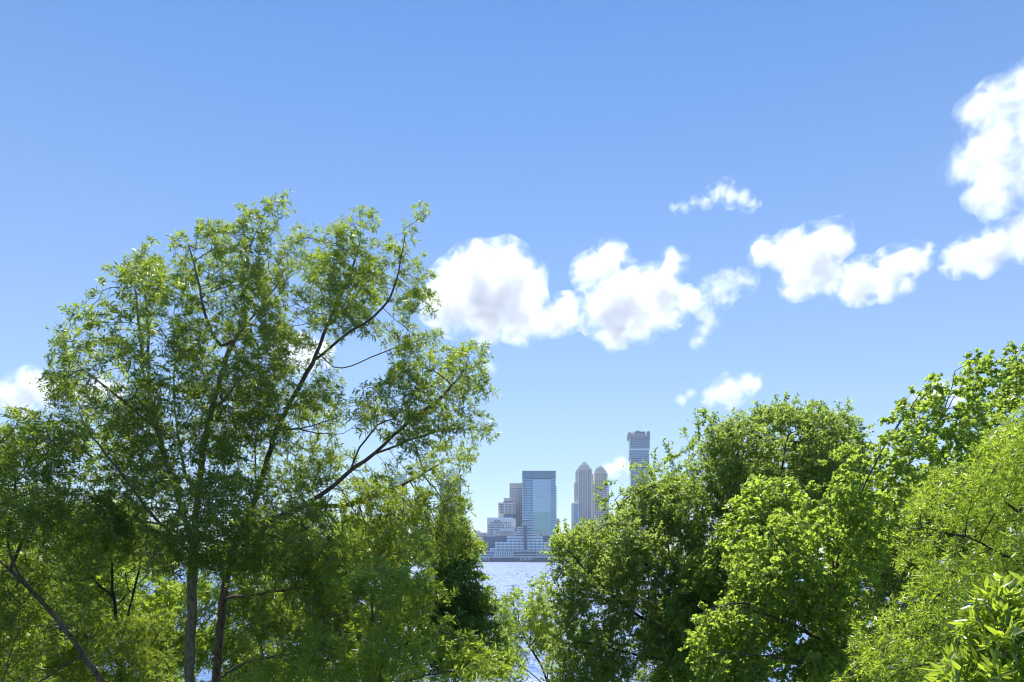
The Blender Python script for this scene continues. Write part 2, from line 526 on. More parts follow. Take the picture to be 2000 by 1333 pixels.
W_PALE = wall_mat('pale_spandrel', (.86, .90, .87), .06)
W_WHITE = wall_mat('white_concrete', (.88, .88, .87), .05)
W_CREAM = wall_mat('cream_stone', (.86, .78, .68), .06)
W_TAN = wall_mat('tan_brick', (.74, .65, .55), .10)
W_GREY = wall_mat('grey_concrete', (.80, .77, .71), .08)
W_MAUVE = wall_mat('mauve_brick', (.80, .64, .47), .08)
W_WARM = wall_mat('warm_stone', (.74, .58, .44), .08)
W_SLATE = wall_mat('slate_cladding', (.055, .10, .17), .12, .5)
W_PIER = wall_mat('pier_timber', (.11, .12, .15), .3, .9, .15)
W_STEEL = wall_mat('grey_steel', (.14, .15, .18), .2, .6, .2)
G_DARK = glass_mat('dark_window_glass', (.035, .07, .12), .3, .0)
G_BLUE = glass_mat('blue_window_glass', (.05, .14, .27), .25, .15)
G_TEAL = glass_mat('teal_glass', (.10, .24, .29), .25, .2)
G_PODIUM = glass_mat('podium_glass', (.10, .18, .21), .3, .1)
G_PALE = glass_mat('pale_glass', (.34, .48, .54), .16, .45, .06, .03)
G_GREEN = glass_mat('green_glass', (.22, .38, .38), .16, .45, .12, .05)
G_SKY = glass_mat('sky_blue_glass', (.29, .45, .52), .16, .4)
G_NAVY = glass_mat('navy_glass', (.025, .085, .18), .4, .0)

def frange(a, b, n): return [a+(b-a)*(i+.5)/n for i in range(n)]

# --- glass office tower
b = Bld('glass_tower', 'flat-topped blue-green glass office tower, widest tower above the stepped waterfront block', 'tower', 1020, 1086, 1465)
b.body(1020, 1085.5, 920.5, mat=G_SKY, dep=60, name='curtain_wall')
b.panel(1020, 1085.5, 920.5, 936.5, G_TEAL, -0.8, 1.0, 'crown_screen')
b.panel(1020, 1085.5, 920, 921.6, W_STEEL, -1.2, 1.4, 'parapet')
b.row(frange(1020, 1085.5, 14), .5, 921.6, 936.4, W_STEEL, -1.0, .3, 'crown_fin')
b.panel(1027, 1080, 934, 936, G_DARK, -1.1, .8, 'louvre')
b.panel(1041.5, 1075, 937.2, 1000, G_PALE, -1.2, 1.4, 'centre_glazing')
b.panel(1041.5, 1075, 1000.2, 1046, G_GREEN, -1.1, 1.3, 'lower_glazing')
for k in range(22):
    y = 938.4+k*4.86
    if y > 1041: break
    b.panel(1021.2, 1030.6, y, y+2.3, G_BLUE if k > 7 else G_DARK, name='window_band')
    b.panel(1031.6, 1041, y+.1, y+2.3, G_BLUE, name='window_band')
    b.panel(1075.6, 1084.8, y, y+2.2, G_BLUE if k < 6 else G_TEAL, name='window_band')
    if k < 12: b.panel(1044.5, 1073.2, y+2.2, y+2.6, G_BLUE, -1.35, .2, 'floor_line')
b.body(1085.5, 1087.2, 950, mat=G_GREEN, dep=50, y=4, name='side_wing')
b.panel(1020.2, 1031, 1014, 1016, W_WHITE, -.7, .8, 'spandrel')
b.panel(1020.2, 1031, 1016.2, 1019, G_DARK, -.7, .8, 'plant_louvre')

# --- tall grey residential slab behind
b = Bld('apartment_tower', 'grey apartment tower with a blank pale top storey, left of the flat-topped glass tower', 'tower', 995, 1020, 1520)
b.body(995, 1020, 944.5, mat=W_GREY, dep=40)
b.panel(995.4, 1020, 944.2, 951, W_MAUVE, -.8, 1.2, 'crown_wall')
for k in range(22):
    y = 953.5+k*4.0
    b.row([997.2, 1000.6, 1004, 1007.6, 1011.2, 1014.8, 1018.2], 1.9, y, y+2.5, G_DARK)
b.row([995.5, 1005.8, 1013], .5, 952, 1038, W_PALE, -.8, 1, 'pier')

b = Bld('hotel_tower', 'stepped grey-brown mid-rise block with a darker base floor, above the cream hotel', 'building', 973, 1007, 1475)
b.body(973, 1007, 982, mat=W_TAN, dep=40)
b.body(984, 1001, 972.5, 981.8, dep=18, y=8, mat=W_MAUVE, name='penthouse')
b.panel(983, 1002.5, 979, 981.8, G_DARK, 7.4, 1.2, 'penthouse_window')
for k in range(6):
    y = 985.2+k*3.2
    b.panel(976, 984, y, y+1.6, G_DARK, name='window_band')
    b.row([987, 989.6, 992.2, 994.8, 997.4, 1000, 1002.6, 1005.2], 1.4, y-.3, y+1.8, G_DARK)
b.panel(984, 1007, 1004.4, 1012, W_SLATE, -1.2, 1.6, 'base_storey')
b.row([986, 990, 994, 998, 1002, 1005], 2, 1006, 1009, G_BLUE, -1.4, .3)

b = Bld('cream_hotel', 'low cream-white block with rows of small square windows behind the dark slate wall', 'building', 951.5, 1008, 1445)
b.body(951.5, 1001.5, 1011.5, mat=W_CREAM, dep=40)
pp = [(b.x(1001.5), 0), (b.x(1008), 9), (b.x(1008), 38), (b.x(1001.5), 38)]
MB().prism(pp, 0, b.z(1014)).build('corner_wall', W_CREAM, b.root)
b.panel(952.2, 1001, 1011.3, 1014.5, W_WHITE, -.6, .9, 'parapet')
b.row([966, 968.4, 970.8, 973.2, 975.6], 1.4, 1016.8, 1020, G_DARK)
b.row([958.6+2.35*i for i in range(14)]+[993, 997.5], 1.4, 1020.4, 1023, G_DARK)
b.row([955+2.35*i for i in range(13)]+[989.5, 993.2, 996.8], 1.4, 1025, 1027.6, G_DARK)
b.row([955+2.35*i for i in range(13)]+[989.5, 993.2, 996.8], 1.4, 1029.4, 1032, G_DARK)
b.row([955+2.35*i for i in range(9)], 1.4, 1034.2, 1036.8, G_DARK)
b.row([955+2.35*i for i in range(4)], 1.4, 1038.6, 1041.2, G_DARK)
b.row([955+2.35*i for i in range(4)], 1.4, 1043, 1045.6, G_DARK)
pp = [(b.x(976), -6), (b.x(998), -9), (b.x(1005), -3), (b.x(1006), 6), (b.x(976), 6)]
MB().prism(pp, b.z(1038.5), b.z(1033)).build('terrace_drum', W_CREAM, b.root)
b.panel(966, 1006, 1038.6, 1047.5, W_GREY, -2.5, 3, 'terrace_wall')
b.panel(978, 1005, 1043, 1047.5, W_WARM, -3.0, .8, 'terrace_screen')
b.row(frange(968, 1004, 12), 1.3, 1040, 1041.8, G_DARK, -2.9, .5)

# --- stepped waterfront office block
b = Bld('stepped_office_block', 'long stepped white office block with a dark vertical stripe, standing at the waterline', 'building', 925, 1088, 1405)
for (x0, x1, yt, yb, y0, nm) in [(957, 1086, 1071, 1077, 2, 'lower_tier'), (967, 1085, 1059, 1071, 6, 'middle_tier'),
                                (990, 1061, 1048, 1059, 10, 'upper_tier'), (1005, 1047, 1039, 1048, 14, 'top_tier'), (1010, 1040, 1028.5, 1039, 18, 'tower_tier')]:
    b.body(x0, x1, yt, 1076.3 if yb == 1077 else yb, dep=46-y0, y=y0, mat=W_PALE, name=nm)
def band(x0, x1, yt, yb, y0, mt=G_DARK):
    b.panel(x0+.6, 1022.6, yt+.4, yb-.2, mt, y0-.5, .7); b.panel(1029.4, x1-.6, yt+.4, yb-.2, mt, y0-.5, .7)
band(958, 1086, 1073.2, 1075.6, 2); band(967, 1085, 1067.7, 1070, 6, G_TEAL); band(967, 1085, 1062, 1064.4, 6, G_TEAL)
band(990, 1061, 1057, 1058.6, 10); band(990, 1061, 1051.2, 1053.4, 10); band(1005, 1047, 1045, 1047.2, 14); band(1005, 1047, 1040.3, 1042.6, 14)
band(1010, 1040, 1035.4, 1037.4, 18); band(1010, 1040, 1030.8, 1033, 18)
for (yt, yb, y0, x0, x1) in [(1061.6, 1064.6, 6, 970, 1083), (1067.2, 1070.2, 6, 970, 1083), (1056, 1058.8, 10, 995, 1058), (1073, 1076, 2, 962, 1084)]:
    q = 974.0
    while q < x1:
        if q > x0 and not 1021 < q < 1031: b.panel(q-1.1, q+1.1, yt, yb, G_DARK, y0-.9, .6, 'window')
        q += 8.0
b.panel(1022.8, 1029.2, 1026, 1075.5, W_SLATE, .6, 30, 'lift_shaft')
b.body(943, 991, 1048, dep=30, y=20, mat=W_SLATE, name='slate_block')
b.body(991, 1005, 1050, dep=20, y=24, mat=W_SLATE, name='slate_block')
b.body(926, 943.5, 1054, dep=30, y=22, mat=G_SKY, name='glass_wing')
b.row([926.5, 934.8, 943], 1.0, 1054, 1077, W_PALE, 21.3, .6, 'mullion')
for k in range(4): b.panel(927.2, 942.4, 1056+k*5, 1059+k*5, G_BLUE, 21.4, .8)
b.body(1061, 1091, 1047.3, 1060, dep=30, y=16, mat=W_SLATE, name='slate_block')
b.body(1085, 1091, 1060, 1064.5, dep=30, y=16, mat=W_SLATE, name='slate_block')
b.body(1047, 1070, 1042.5, 1047.2, dep=20, y=20, mat=W_WARM, name='roof_shed')
b.panel(1056, 1059, 1044, 1046.5, G_DARK, 19.5, .7, 'window')
b.body(905, 1089, 1077, dep=44, y=3, mat=G_PODIUM, name='podium_glazing')
for yt, yb in [(1076.2, 1077.6), (1082.4, 1083.6), (1087.2, 1088.8)]:
    b.panel(905, 1089, yt, yb, W_WHITE, .4, 4, 'floor_slab')
for yt, yb in [(1077.8, 1082.2), (1083.8, 1087)]:
    b.panel(906, 965, yt+.8, yb, G_BLUE, 2.3, 1, 'window_band'); b.panel(1003, 1047.5, yt, yb, G_DARK, 2.2, 1, 'window_band')
    b.row([967+i*4.4 for i in range(9)], 2.2, yt+.6, yb-.4, W_PALE, 2.2, 1, 'spandrel')
    b.row([1050+i*3.9 for i in range(10)], 1.6, yt+.4, yb, G_DARK, 2.3, 1, 'window')
b.row([1050+i*3.9-2 for i in range(11)], .6, 1072, 1088, W_WHITE, 1.2, 1.0, 'fin')
b.panel(965, 966, 1083, 1088, W_WHITE, .8, 1.2, 'fin')

# --- pier along the water
pr = empty('ferry_pier', (X(1000, 1396), 1391, WATER_Z)); tag(pr, 'long dark pier deck with pale posts at the waterline under the white office block', 'pier')
s = 1396/F
MB().box(-400*s, 420*s, 0, 12, -2.3, 8.2).build('deck', W_PIER, pr)
MB().box(-400*s, 420*s, -.5, 12.2, 8.2, 8.7).build('deck_edge', W_PALE, pr)
pm = MB()
for i in range(205): pm.box(-400*s+i*4.0*s-.6, -400*s+i*4.0*s+.6, -.8, 1.2, -2, 6.5)
o = pm.build('pile', W_PIER, pr); tag(o, kind='stuff')
rng0 = random.Random(5)
for q in [944, 947.5, 951, 954.5, 1016, 1018, 1022, 1026, 1028.2, 1032, 1034, 1036.5, 1039]:
    x = (q-1000)*s; h = rng0.uniform(4.2, 5.6)
    MB().box(x-.45, x+.45, -1.6, -.8, 8.0-h, 8.4).build('post', W_WHITE, pr)
for q in range(960, 1014, 4):
    x = (q-1000)*s; MB().box(x-.5, x+.5, -1.0, -.4, 4.6, 6.4).build('hatch', W_STEEL, pr)

# --- twin art-deco towers
def deco(label, x0, x1, xs0, xs1, ytop_body, ytop_sh, steps, D, rz):
    b = Bld('stepped_crown_tower', label, 'tower', x0, x1, D, rz, 'pair of brick towers with stepped crowns')
    b.body(x0, x1, ytop_body, mat=W_MAUVE, dep=42)
    b.body(xs0, xs1, ytop_sh, ytop_body-.02, dep=38, y=-1.2, mat=W_MAUVE, name='shaft')
    b.panel(xs0, xs1, ytop_body, 1050, W_MAUVE, -1.2, 1.6, 'shaft_front')
    for i, (a, c, yt, yb, mt) in enumerate(steps):
        b.body(a, c, yt, yb, dep=30-5*i, y=1+2.5*i, mat=mt, name='crown_step')
    k = 0; y = ytop_sh+2.4
    w = xs1-xs0
    while y < 1042:
        b.row([xs0+w*f for f in (.12, .25, .42, .58, .75, .88)], w*.075, y, y+2.1, G_DARK, -1.7, .7)
        if y > ytop_body+2: b.row([x0+.9, x1-.9], .9, y, y+2.1, G_DARK, -.5, .7)
        y += 3.7
    b.row([xs0+w*f for f in (.0, .335, .5, .665, 1.0)], w*.05, ytop_sh-1, 1046, W_CREAM, -2.0, 1.0, 'pilaster')
    b.panel(xs0+w*.17, xs0+w*.20, ytop_sh, 1046, W_WHITE, -1.9, .9, 'pilaster')
    return b
b = deco('left and taller of the two brick towers with stepped art-deco crowns', 1127.3, 1161, 1129.2, 1155.6, 940, 917,
     [(1131, 1154, 913.5, 917, W_MAUVE), (1134, 1151.5, 908.2, 913.5, W_TAN), (1138, 1148, 904.8, 908.2, W_GREY), (1140.2, 1146, 902, 904.8, W_GREY)], 1500, 4)
b.panel(1152.2, 1158.4, 926, 948, W_WARM, -2.2, 1.6, 'sun_tinted_bay')  # sunlight on this bay is put into its warm wall colour
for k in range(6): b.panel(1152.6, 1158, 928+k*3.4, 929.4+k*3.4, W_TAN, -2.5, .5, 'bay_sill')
b = deco('right and shorter of the two brick towers with stepped art-deco crowns, partly behind leaves', 1158.8, 1189, 1161, 1186, 948, 924,
     [(1162.5, 1184, 918.5, 924, W_MAUVE), (1164, 1181, 914.5, 918.5, W_TAN), (1167.4, 1178, 911.5, 914.5, W_GREY), (1169.5, 1176.3, 909.8, 911.5, W_GREY)], 1520, -3)
b = Bld('slim_glass_block', 'narrow pale block with a blue glass front beside the left crowned brick tower', 'building', 1118, 1129, 1480)
b.body(1118.2, 1129, 983, mat=W_CREAM, dep=30)
b.panel(1121.2, 1128.8, 983.5, 1046, G_SKY, -.8, 1.2, 'curtain_wall')
for k in range(15): b.panel(1121.6, 1128.4, 986+k*4, 988+k*4, G_BLUE, -1.1, .5)
b.body(1123, 1127.8, 980, 982.9, dep=10, y=4, mat=W_WHITE, name='plant_room')

# --- dark glass tower under construction
b = Bld('unfinished_glass_tower', 'tallest dark blue glass tower with a ragged grey unfinished crown, rising over the right trees', 'tower', 1231.5, 1268.5, 1800, -4.5)
for (x0, x1, yt, yb, mt, gl) in [(1231.0, 1268.8, 855, 877.5, G_NAVY, G_SKY), (1229.6, 1267.6, 878, 895, G_BLUE, G_PALE), (1232.4, 1267.8, 895.4, None, G_NAVY, G_SKY)]:
    b.body(x0, x1, yt, yb, dep=44, mat=mt, name='curtain_wall')
    # pale side wall
    xx = b.x(x0)
    MB().box(xx-.8, xx+.3, .6, 43.4, 0.2 if yb is None else b.z(yb)+.3, b.z(yt)-.3).build('side_wall', W_WHITE, b.root)
    y = yt+1.0
    while y < (yb or 1040)-1.5:
        b.panel(x0+.4, x1-.4, y+1.1, y+2.1, gl, -.6, .9, 'spandrel')
        y += 3.3
b.panel(1229.8, 1267.4, 876.6, 879, W_PALE, -.9, .8, 'floor_slab')
b.body(1227.4, 1269.4, 846.5, 855.6, dep=50, y=-2.5, mat=W_STEEL, name='crown_frame')
for (a, c, yt) in [(1228.4, 1231, 843.4), (1239.6, 1243, 843.2), (1243, 1249.4, 841.4), (1249.4, 1259.6, 843.2), (1264.4, 1269.2, 842.6)]:
    b.body(a, c, yt, 846.6, dep=42, y=1, mat=W_STEEL, name='crown_block')
b.row([1230.6, 1235, 1239, 1262, 1266], .5, 842, 847, W_GREY, -1, 1, 'mast')
b.panel(1232, 1238.4, 844.4, 848.6, W_WHITE, -3, .8, 'tarpaulin')
b.panel(1260.2, 1262.4, 846, 851, W_WHITE, -3, .8, 'tarpaulin')
b.row(frange(1228, 1269, 16), .5, 847, 855, W_GREY, -3.0, .6, 'stud')

# --- buildings glimpsed through the left trees
b = Bld('finned_glass_tower', 'blue glass tower topped by tall vertical fins, glimpsed beside the left tree', 'tower', 859, 900, 1550, 3)
b.body(859, 891, 925, mat=G_SKY, dep=36, name='curtain_wall'); b.body(891, 900, 928, mat=G_BLUE, dep=36, y=3, name='curtain_wall')
b.row([885.4, 888, 890.6, 893.2, 896], .9, 913.5, 928, W_STEEL, 4, 20, 'fin')
for k in range(24): b.panel(859.6, 890.6, 929+k*4.6, 931+k*4.6, G_BLUE, -.5, .8)
b = Bld('mast_tower', 'teal glass tower with a thin roof mast, glimpsed through the leaves of the left tree', 'tower', 770, 790, 1600)
b.body(770, 790, 926, mat=G_TEAL, dep=36, name='curtain_wall')
b.row([775.5], .9, 897, 926, W_STEEL, 8, 1.2, 'mast'); b.body(774, 781, 921, 925.9, dep=10, y=6, mat=W_STEEL, name='plant_room')
for k in range(24): b.panel(770.6, 789.4, 929+k*4.6, 931+k*4.6, G_SKY, -.5, .8)
b = Bld('brown_block', 'low grey-brown block with a small roof room, left of the dark slate wall', 'building', 926, 952, 1470)
b.body(929, 952, 1040.5, mat=W_TAN, dep=30); b.body(926, 938, 1036.5, 1040.4, dep=20, y=5, mat=W_GREY, name='plant_room')
for k in range(2): b.row(frange(931, 950, 7), 1.4, 1043+k*4, 1045.4+k*4, G_DARK)
b = Bld('white_warehouse', 'low white building with grey roof at the waterline behind the dark layered tree', 'building', 880, 925, 1420)
b.body(880, 925, 1058, mat=W_WHITE, dep=30); b.panel(879.5, 925.3, 1056.5, 1058.6, W_GREY, -.8, 31, 'roof')
for k in range(3): b.row(frange(883, 922, 9), 2.4, 1062+k*6, 1065+k*6, G_DARK)
b = Bld('brick_block', 'mid-height tan block glimpsed through gaps in the middle of the left tree', 'building', 820, 856, 1500)
b.body(820, 856, 1030, mat=W_TAN, dep=30); b.panel(819.6, 856.4, 1028.6, 1031, W_CREAM, -.7, 31, 'cornice')
for k in range(8): b.row(frange(823, 853, 8), 1.6, 1034+k*6, 1037+k*6, G_DARK)
b = Bld('far_shed', 'long low dark teal shed at the waterline, between the glass tower and the crowned towers', 'building', 1090, 1160, 1430)
b.body(1090, 1160, 1048, mat=W_SLATE, dep=30); b.panel(1089.6, 1160.4, 1046.4, 1048.4, G_TEAL, -.8, 31.4, 'roof')
b.row(frange(1092, 1158, 14), 2.6, 1056, 1060, G_DARK)
b = Bld('green_block', 'small pale green block against the right side of the flat-topped glass tower', 'building', 1086.5, 1093, 1540)
b.body(1086, 1092.6, 1013, mat=W_GREY, dep=30); b.body(1087, 1095.5, 1033, dep=30, y=-3, mat=W_PALE, name='wing')
for k in range(9): b.row([1088.6, 1091], 1.0, 1015.5+k*3, 1017+k*3, G_DARK)

for b in BLDS: b.finish()

# -------------------------------------------------------------------- clouds
def cloud(label, blobs, D=6000.0, dens=0.0165, soft=0.85, amp=1.25, wisp=1.0, seed=0):
    s = D/F
    cs = [(X(px, D), D+((i*37+seed*13) % 11-5)/5.0*r*s*0.35, Z(py, D), r*s) for i, (px, py, r) in enumerate(blobs)]
    ctr = np.array([c[:3] for c in cs]).mean(0)
    import bmesh
    bm = bmesh.new()
    for (x, y, z, r) in cs:
        from mathutils import Matrix
        bmesh.ops.create_icosphere(bm, subdivisions=2, radius=r*1.42, matrix=Matrix.Translation((x-ctr[0], y-ctr[1], z-ctr[2])))
    me = bpy.data.meshes.new('cloud_hull'); bm.to_mesh(me); bm.free()
    tmp = link(bpy.data.objects.new('cloud_tmp', me))
    md = tmp.modifiers.new('r', 'REMESH'); md.mode = 'VOXEL'; md.voxel_size = max(9.0, min(c[3] for c in cs)*0.22); 
    dg = bpy.context.evaluated_depsgraph_get()
    hull = bpy.data.meshes.new_from_object(tmp.evaluated_get(dg))
    bpy.data.objects.remove(tmp); bpy.data.meshes.remove(me)
    hull.name = 'cloud'
    mt, t, out = new_mat('cloud_vapour')
    tc = t.add('ShaderNodeTexCoord')
    R = sum(c[3] for c in cs)/len(cs)
    nz = t.add('ShaderNodeTexNoise', ins={'Vector': tc.outputs['Object'], 'Scale': 1.0/(R*1.25), 'Detail': 9.0, 'Roughness': 0.69, 'Distortion': 0.5})
    cur = None
    for (x, y, z, r) in cs:
        d = t.add('ShaderNodeVectorMath', operation='DISTANCE', ins={0: tc.outputs['Object'], 1: (x-ctr[0], y-ctr[1], z-ctr[2])})
        mr = t.add('ShaderNodeMapRange', interpolation_type='LINEAR', ins={0: d.outputs['Value'], 1: r*1.4, 2: 0.0, 3: 0.0, 4: 1.0})
        if cur is None: cur = mr.outputs[0]
        else:
            cur = t.add('ShaderNodeMath', operation='SMOOTH_MAX', ins={0: cur, 1: mr.outputs[0], 2: 0.3}).outputs[0]
    # field + noise -> billow
    nn = t.add('ShaderNodeMath', operation='MULTIPLY_ADD', ins={0: nz.outputs['Fac'], 1: amp*2, 2: -amp})
    sm = t.add('ShaderNodeMath', operation='ADD', ins={0: cur, 1: nn.outputs[0]})
    # keep zero at the hull
    e = t.add('ShaderNodeMapRange', interpolation_type='SMOOTHSTEP', ins={0: sm.outputs[0], 1: 0.24, 2: 0.24+soft, 3: 0.0, 4: dens*wisp})
    fr = t.add('ShaderNodeMapRange', interpolation_type='SMOOTHSTEP', ins={0: sm.outputs[0], 1: 0.05, 2: 0.5, 3: 0.0, 4: dens*wisp*0.10})
    e = t.add('ShaderNodeMath', operation='ADD', ins={0: e.outputs[0], 1: fr.outputs[0]})
    ed = t.add('ShaderNodeMapRange', interpolation_type='SMOOTHSTEP', ins={0: cur, 1: 0.0, 2: 0.10, 3: 0.0, 4: 1.0})
    dn = t.add('ShaderNodeMath', operation='MULTIPLY', ins={0: e.outputs[0], 1: ed.outputs[0]})
    pv = t.add('ShaderNodeVolumePrincipled', ins={'Color': (.968, .967, .97, 1), 'Density': dn.outputs[0], 'Anisotropy': 0.4})
    t.l.new(pv.outputs[0], out.inputs['Volume'])
    mt.cycles.volume_step_rate = 0.4
    hull.materials.clear(); hull.materials.append(mt)
    o = link(bpy.data.objects.new('cloud', hull)); o.location = ctr
    tag(o, label, 'cloud', 'small white clouds in the blue sky', 'thing')
    return o

# ---------------------------------------------------------------------- haze
m, t, out = new_mat('river_haze')
pv = t.add('ShaderNodeVolumePrincipled', ins={'Color': (.76, .88, 1, 1), 'Density': 0.00008, 'Anisotropy': 0.2})
t.l.new(pv.outputs[0], out.inputs['Volume'])
hz = MB().box(-3000, 3000, -150, 2600, -2.8, 420).build('haze', m)
tag(hz, kind='stuff')

cloud('large white puffy cloud right of the tall left tree, leftmost of the two biggest', [(890,560,42),(930,535,50),(985,520,48),(1022,545,38),(1005,590,52),(950,595,58),(890,605,45),(1020,622,42),(960,635,32),(855,600,32),(1062,628,24),(1085,634,24)], seed=1)
cloud('large white cloud with two peaks, above the crowned brick towers', [(1088,628,26),(1105,610,32),(1150,535,30),(1190,512,34),(1212,565,50),(1180,615,42),(1240,600,46),(1285,550,38),(1312,520,27),(1300,595,40),(1335,590,24),(1205,650,30),(1255,630,32)], seed=2)
cloud('faint thin cloud between the two-peaked cloud and the cloud over the dark green tree', [(1355,600,18),(1372,582,22),(1395,566,25),(1425,553,27),(1455,550,22),(1410,585,18),(1378,612,19),(1388,628,17),(1376,645,16),(1366,664,16)], seed=3, wisp=.28, amp=1.5)
cloud('white cloud with a tall right peak over the dark green tree', [(1490,490,24),(1540,500,36),(1590,490,42),(1630,465,33),(1600,530,40),(1560,545,33),(1652,475,18),(1620,560,20)], seed=4)
cloud('white cloud with a pointed right tip, touching the peaked cloud at its left', [(1690,545,38),(1740,525,34),(1785,507,28),(1812,492,14),(1668,572,22),(1735,560,24),(1765,560,18)], seed=5)
cloud('white cloud cut by the right edge of the view, under the tall ragged cloud', [(1868,512,28),(1905,495,34),(1950,478,36),(1995,465,40),(2050,455,46),(1930,510,24)], seed=6)
cloud('tall ragged cloud in the upper right corner', [(1905,225,34),(1950,205,44),(2005,190,50),(2030,250,66),(1960,265,46),(1915,290,40),(1875,330,30),(1960,330,50),(2020,340,55),(1920,375,30),(1965,390,34)], seed=7, wisp=.35, amp=1.6)
cloud('small flat-based cloud low over the crown of the dark green tree', [(1390,778,18),(1425,762,28),(1460,752,22),(1435,778,20),(1475,750,12)], seed=8, wisp=.8)
cloud('tiny round cloud just left of the small flat-based cloud', [(1332,780,12),(1346,770,11)], seed=9, wisp=.5)
cloud('thin wispy cloud high above the row of white clouds', [(1380,390,14),(1397,380,17),(1415,372,19),(1432,381,19),(1450,390,17),(1470,400,14),(1355,398,10),(1336,405,11),(1318,408,10)], seed=10, wisp=.28, amp=1.9)
cloud('white cloud at the left edge, behind the left tree', [(-20,770,30),(18,770,30),(55,750,33),(85,768,28),(40,785,30)], seed=11)
cloud('white cloud seen through gaps in the left side of the tall left tree', [(150,772,22),(190,758,26),(225,768,20)], seed=12)
cloud('small cloud behind the dark unfinished tower', [(1192,918,17),(1212,908,18),(1232,916,15)], seed=13)
cloud('cloud behind the upright shoots of the light green tree', [(1810,775,22),(1838,765,26),(1868,778,20)], seed=14, wisp=.7)
cloud('cloud seen through the middle of the tall left tree', [(545,690,24),(585,682,30),(625,690,24),(600,705,24)], seed=15)
cloud('faint scrap of cloud beside the right tip of the tall left tree', [(950,712,14),(962,722,11)], seed=16, wisp=.3)

#@@TREES
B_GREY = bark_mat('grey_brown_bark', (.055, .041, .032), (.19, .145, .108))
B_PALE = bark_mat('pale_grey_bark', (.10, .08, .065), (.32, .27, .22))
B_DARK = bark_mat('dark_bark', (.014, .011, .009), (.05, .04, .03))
L_OAK = leaf_mat('narrow_oak_leaf', [(.034,.066,.032),(.064,.106,.038),(.110,.165,.044)], (.47,.63,.05), .50, .38, .5)
L_OAKB = leaf_mat('fine_oak_leaf', [(.048,.098,.038),(.092,.158,.046),(.165,.23,.056)], (.59,.79,.06), .53, .30, .7, clump=.5)
L_ZELK = leaf_mat('zelkova_leaf', [(.058,.102,.050),(.098,.152,.058),(.150,.208,.07)], (.54,.72,.10), .53, .46, .5)
L_DARK = leaf_mat('dark_layered_leaf', [(.040,.088,.040),(.072,.14,.048),(.115,.19,.06)], (.44,.66,.10), .50, .5, .35)
L_LIND = leaf_mat('linden_leaf', [(.060,.118,.038),(.100,.170,.046),(.148,.22,.055)], (.60,.82,.09), .53, .40, .5)
L_GUM = leaf_mat('yellow_green_leaf', [(.062,.118,.036),(.108,.178,.046),(.165,.23,.062)], (.60,.80,.09), .53, .42, .5, clump=.45)
L_LAUR = leaf_mat('glossy_long_leaf', [(.055,.105,.026),(.105,.17,.030),(.18,.225,.045)], (.60,.80,.06), .48, .26, .9)

S_OAK = dict(shape='lance', L=.13, W=.029, m=13, twig=.27, spread=.45, fwd=.55, droop=.22, ub=.45, up=.15, tuft=.8)
S_FINE = dict(shape='lance', L=.105, W=.020, m=13, twig=.26, spread=.45, fwd=.7, droop=.12, ub=.5, up=.2, tuft=.6)
S_ZELK = dict(shape='ovate', L=.10, W=.050, m=12, twig=.36, spread=.32, fwd=.6, droop=.15, ub=.7, flat=False, up=.35)
S_LAYER = dict(shape='ovate', L=.15, W=.065, m=12, twig=.38, spread=.3, fwd=.5, droop=.15, ub=.9, flat=True, up=.0)
S_LIND = dict(shape='ovate', L=.125, W=.07, m=10, twig=.32, spread=.45, fwd=.5, droop=.5, ub=.55, up=.0)
S_GUM = dict(shape='star', L=.092, W=.092, m=11, twig=.28, spread=.45, fwd=.45, droop=.3, ub=.5, up=.2)
S_LAUR = dict(shape='laurel', L=.125, W=.030, m=9, twig=.17, spread=.5, fwd=.8, droop=.1, ub=.45, up=.5, tuft=1.2)

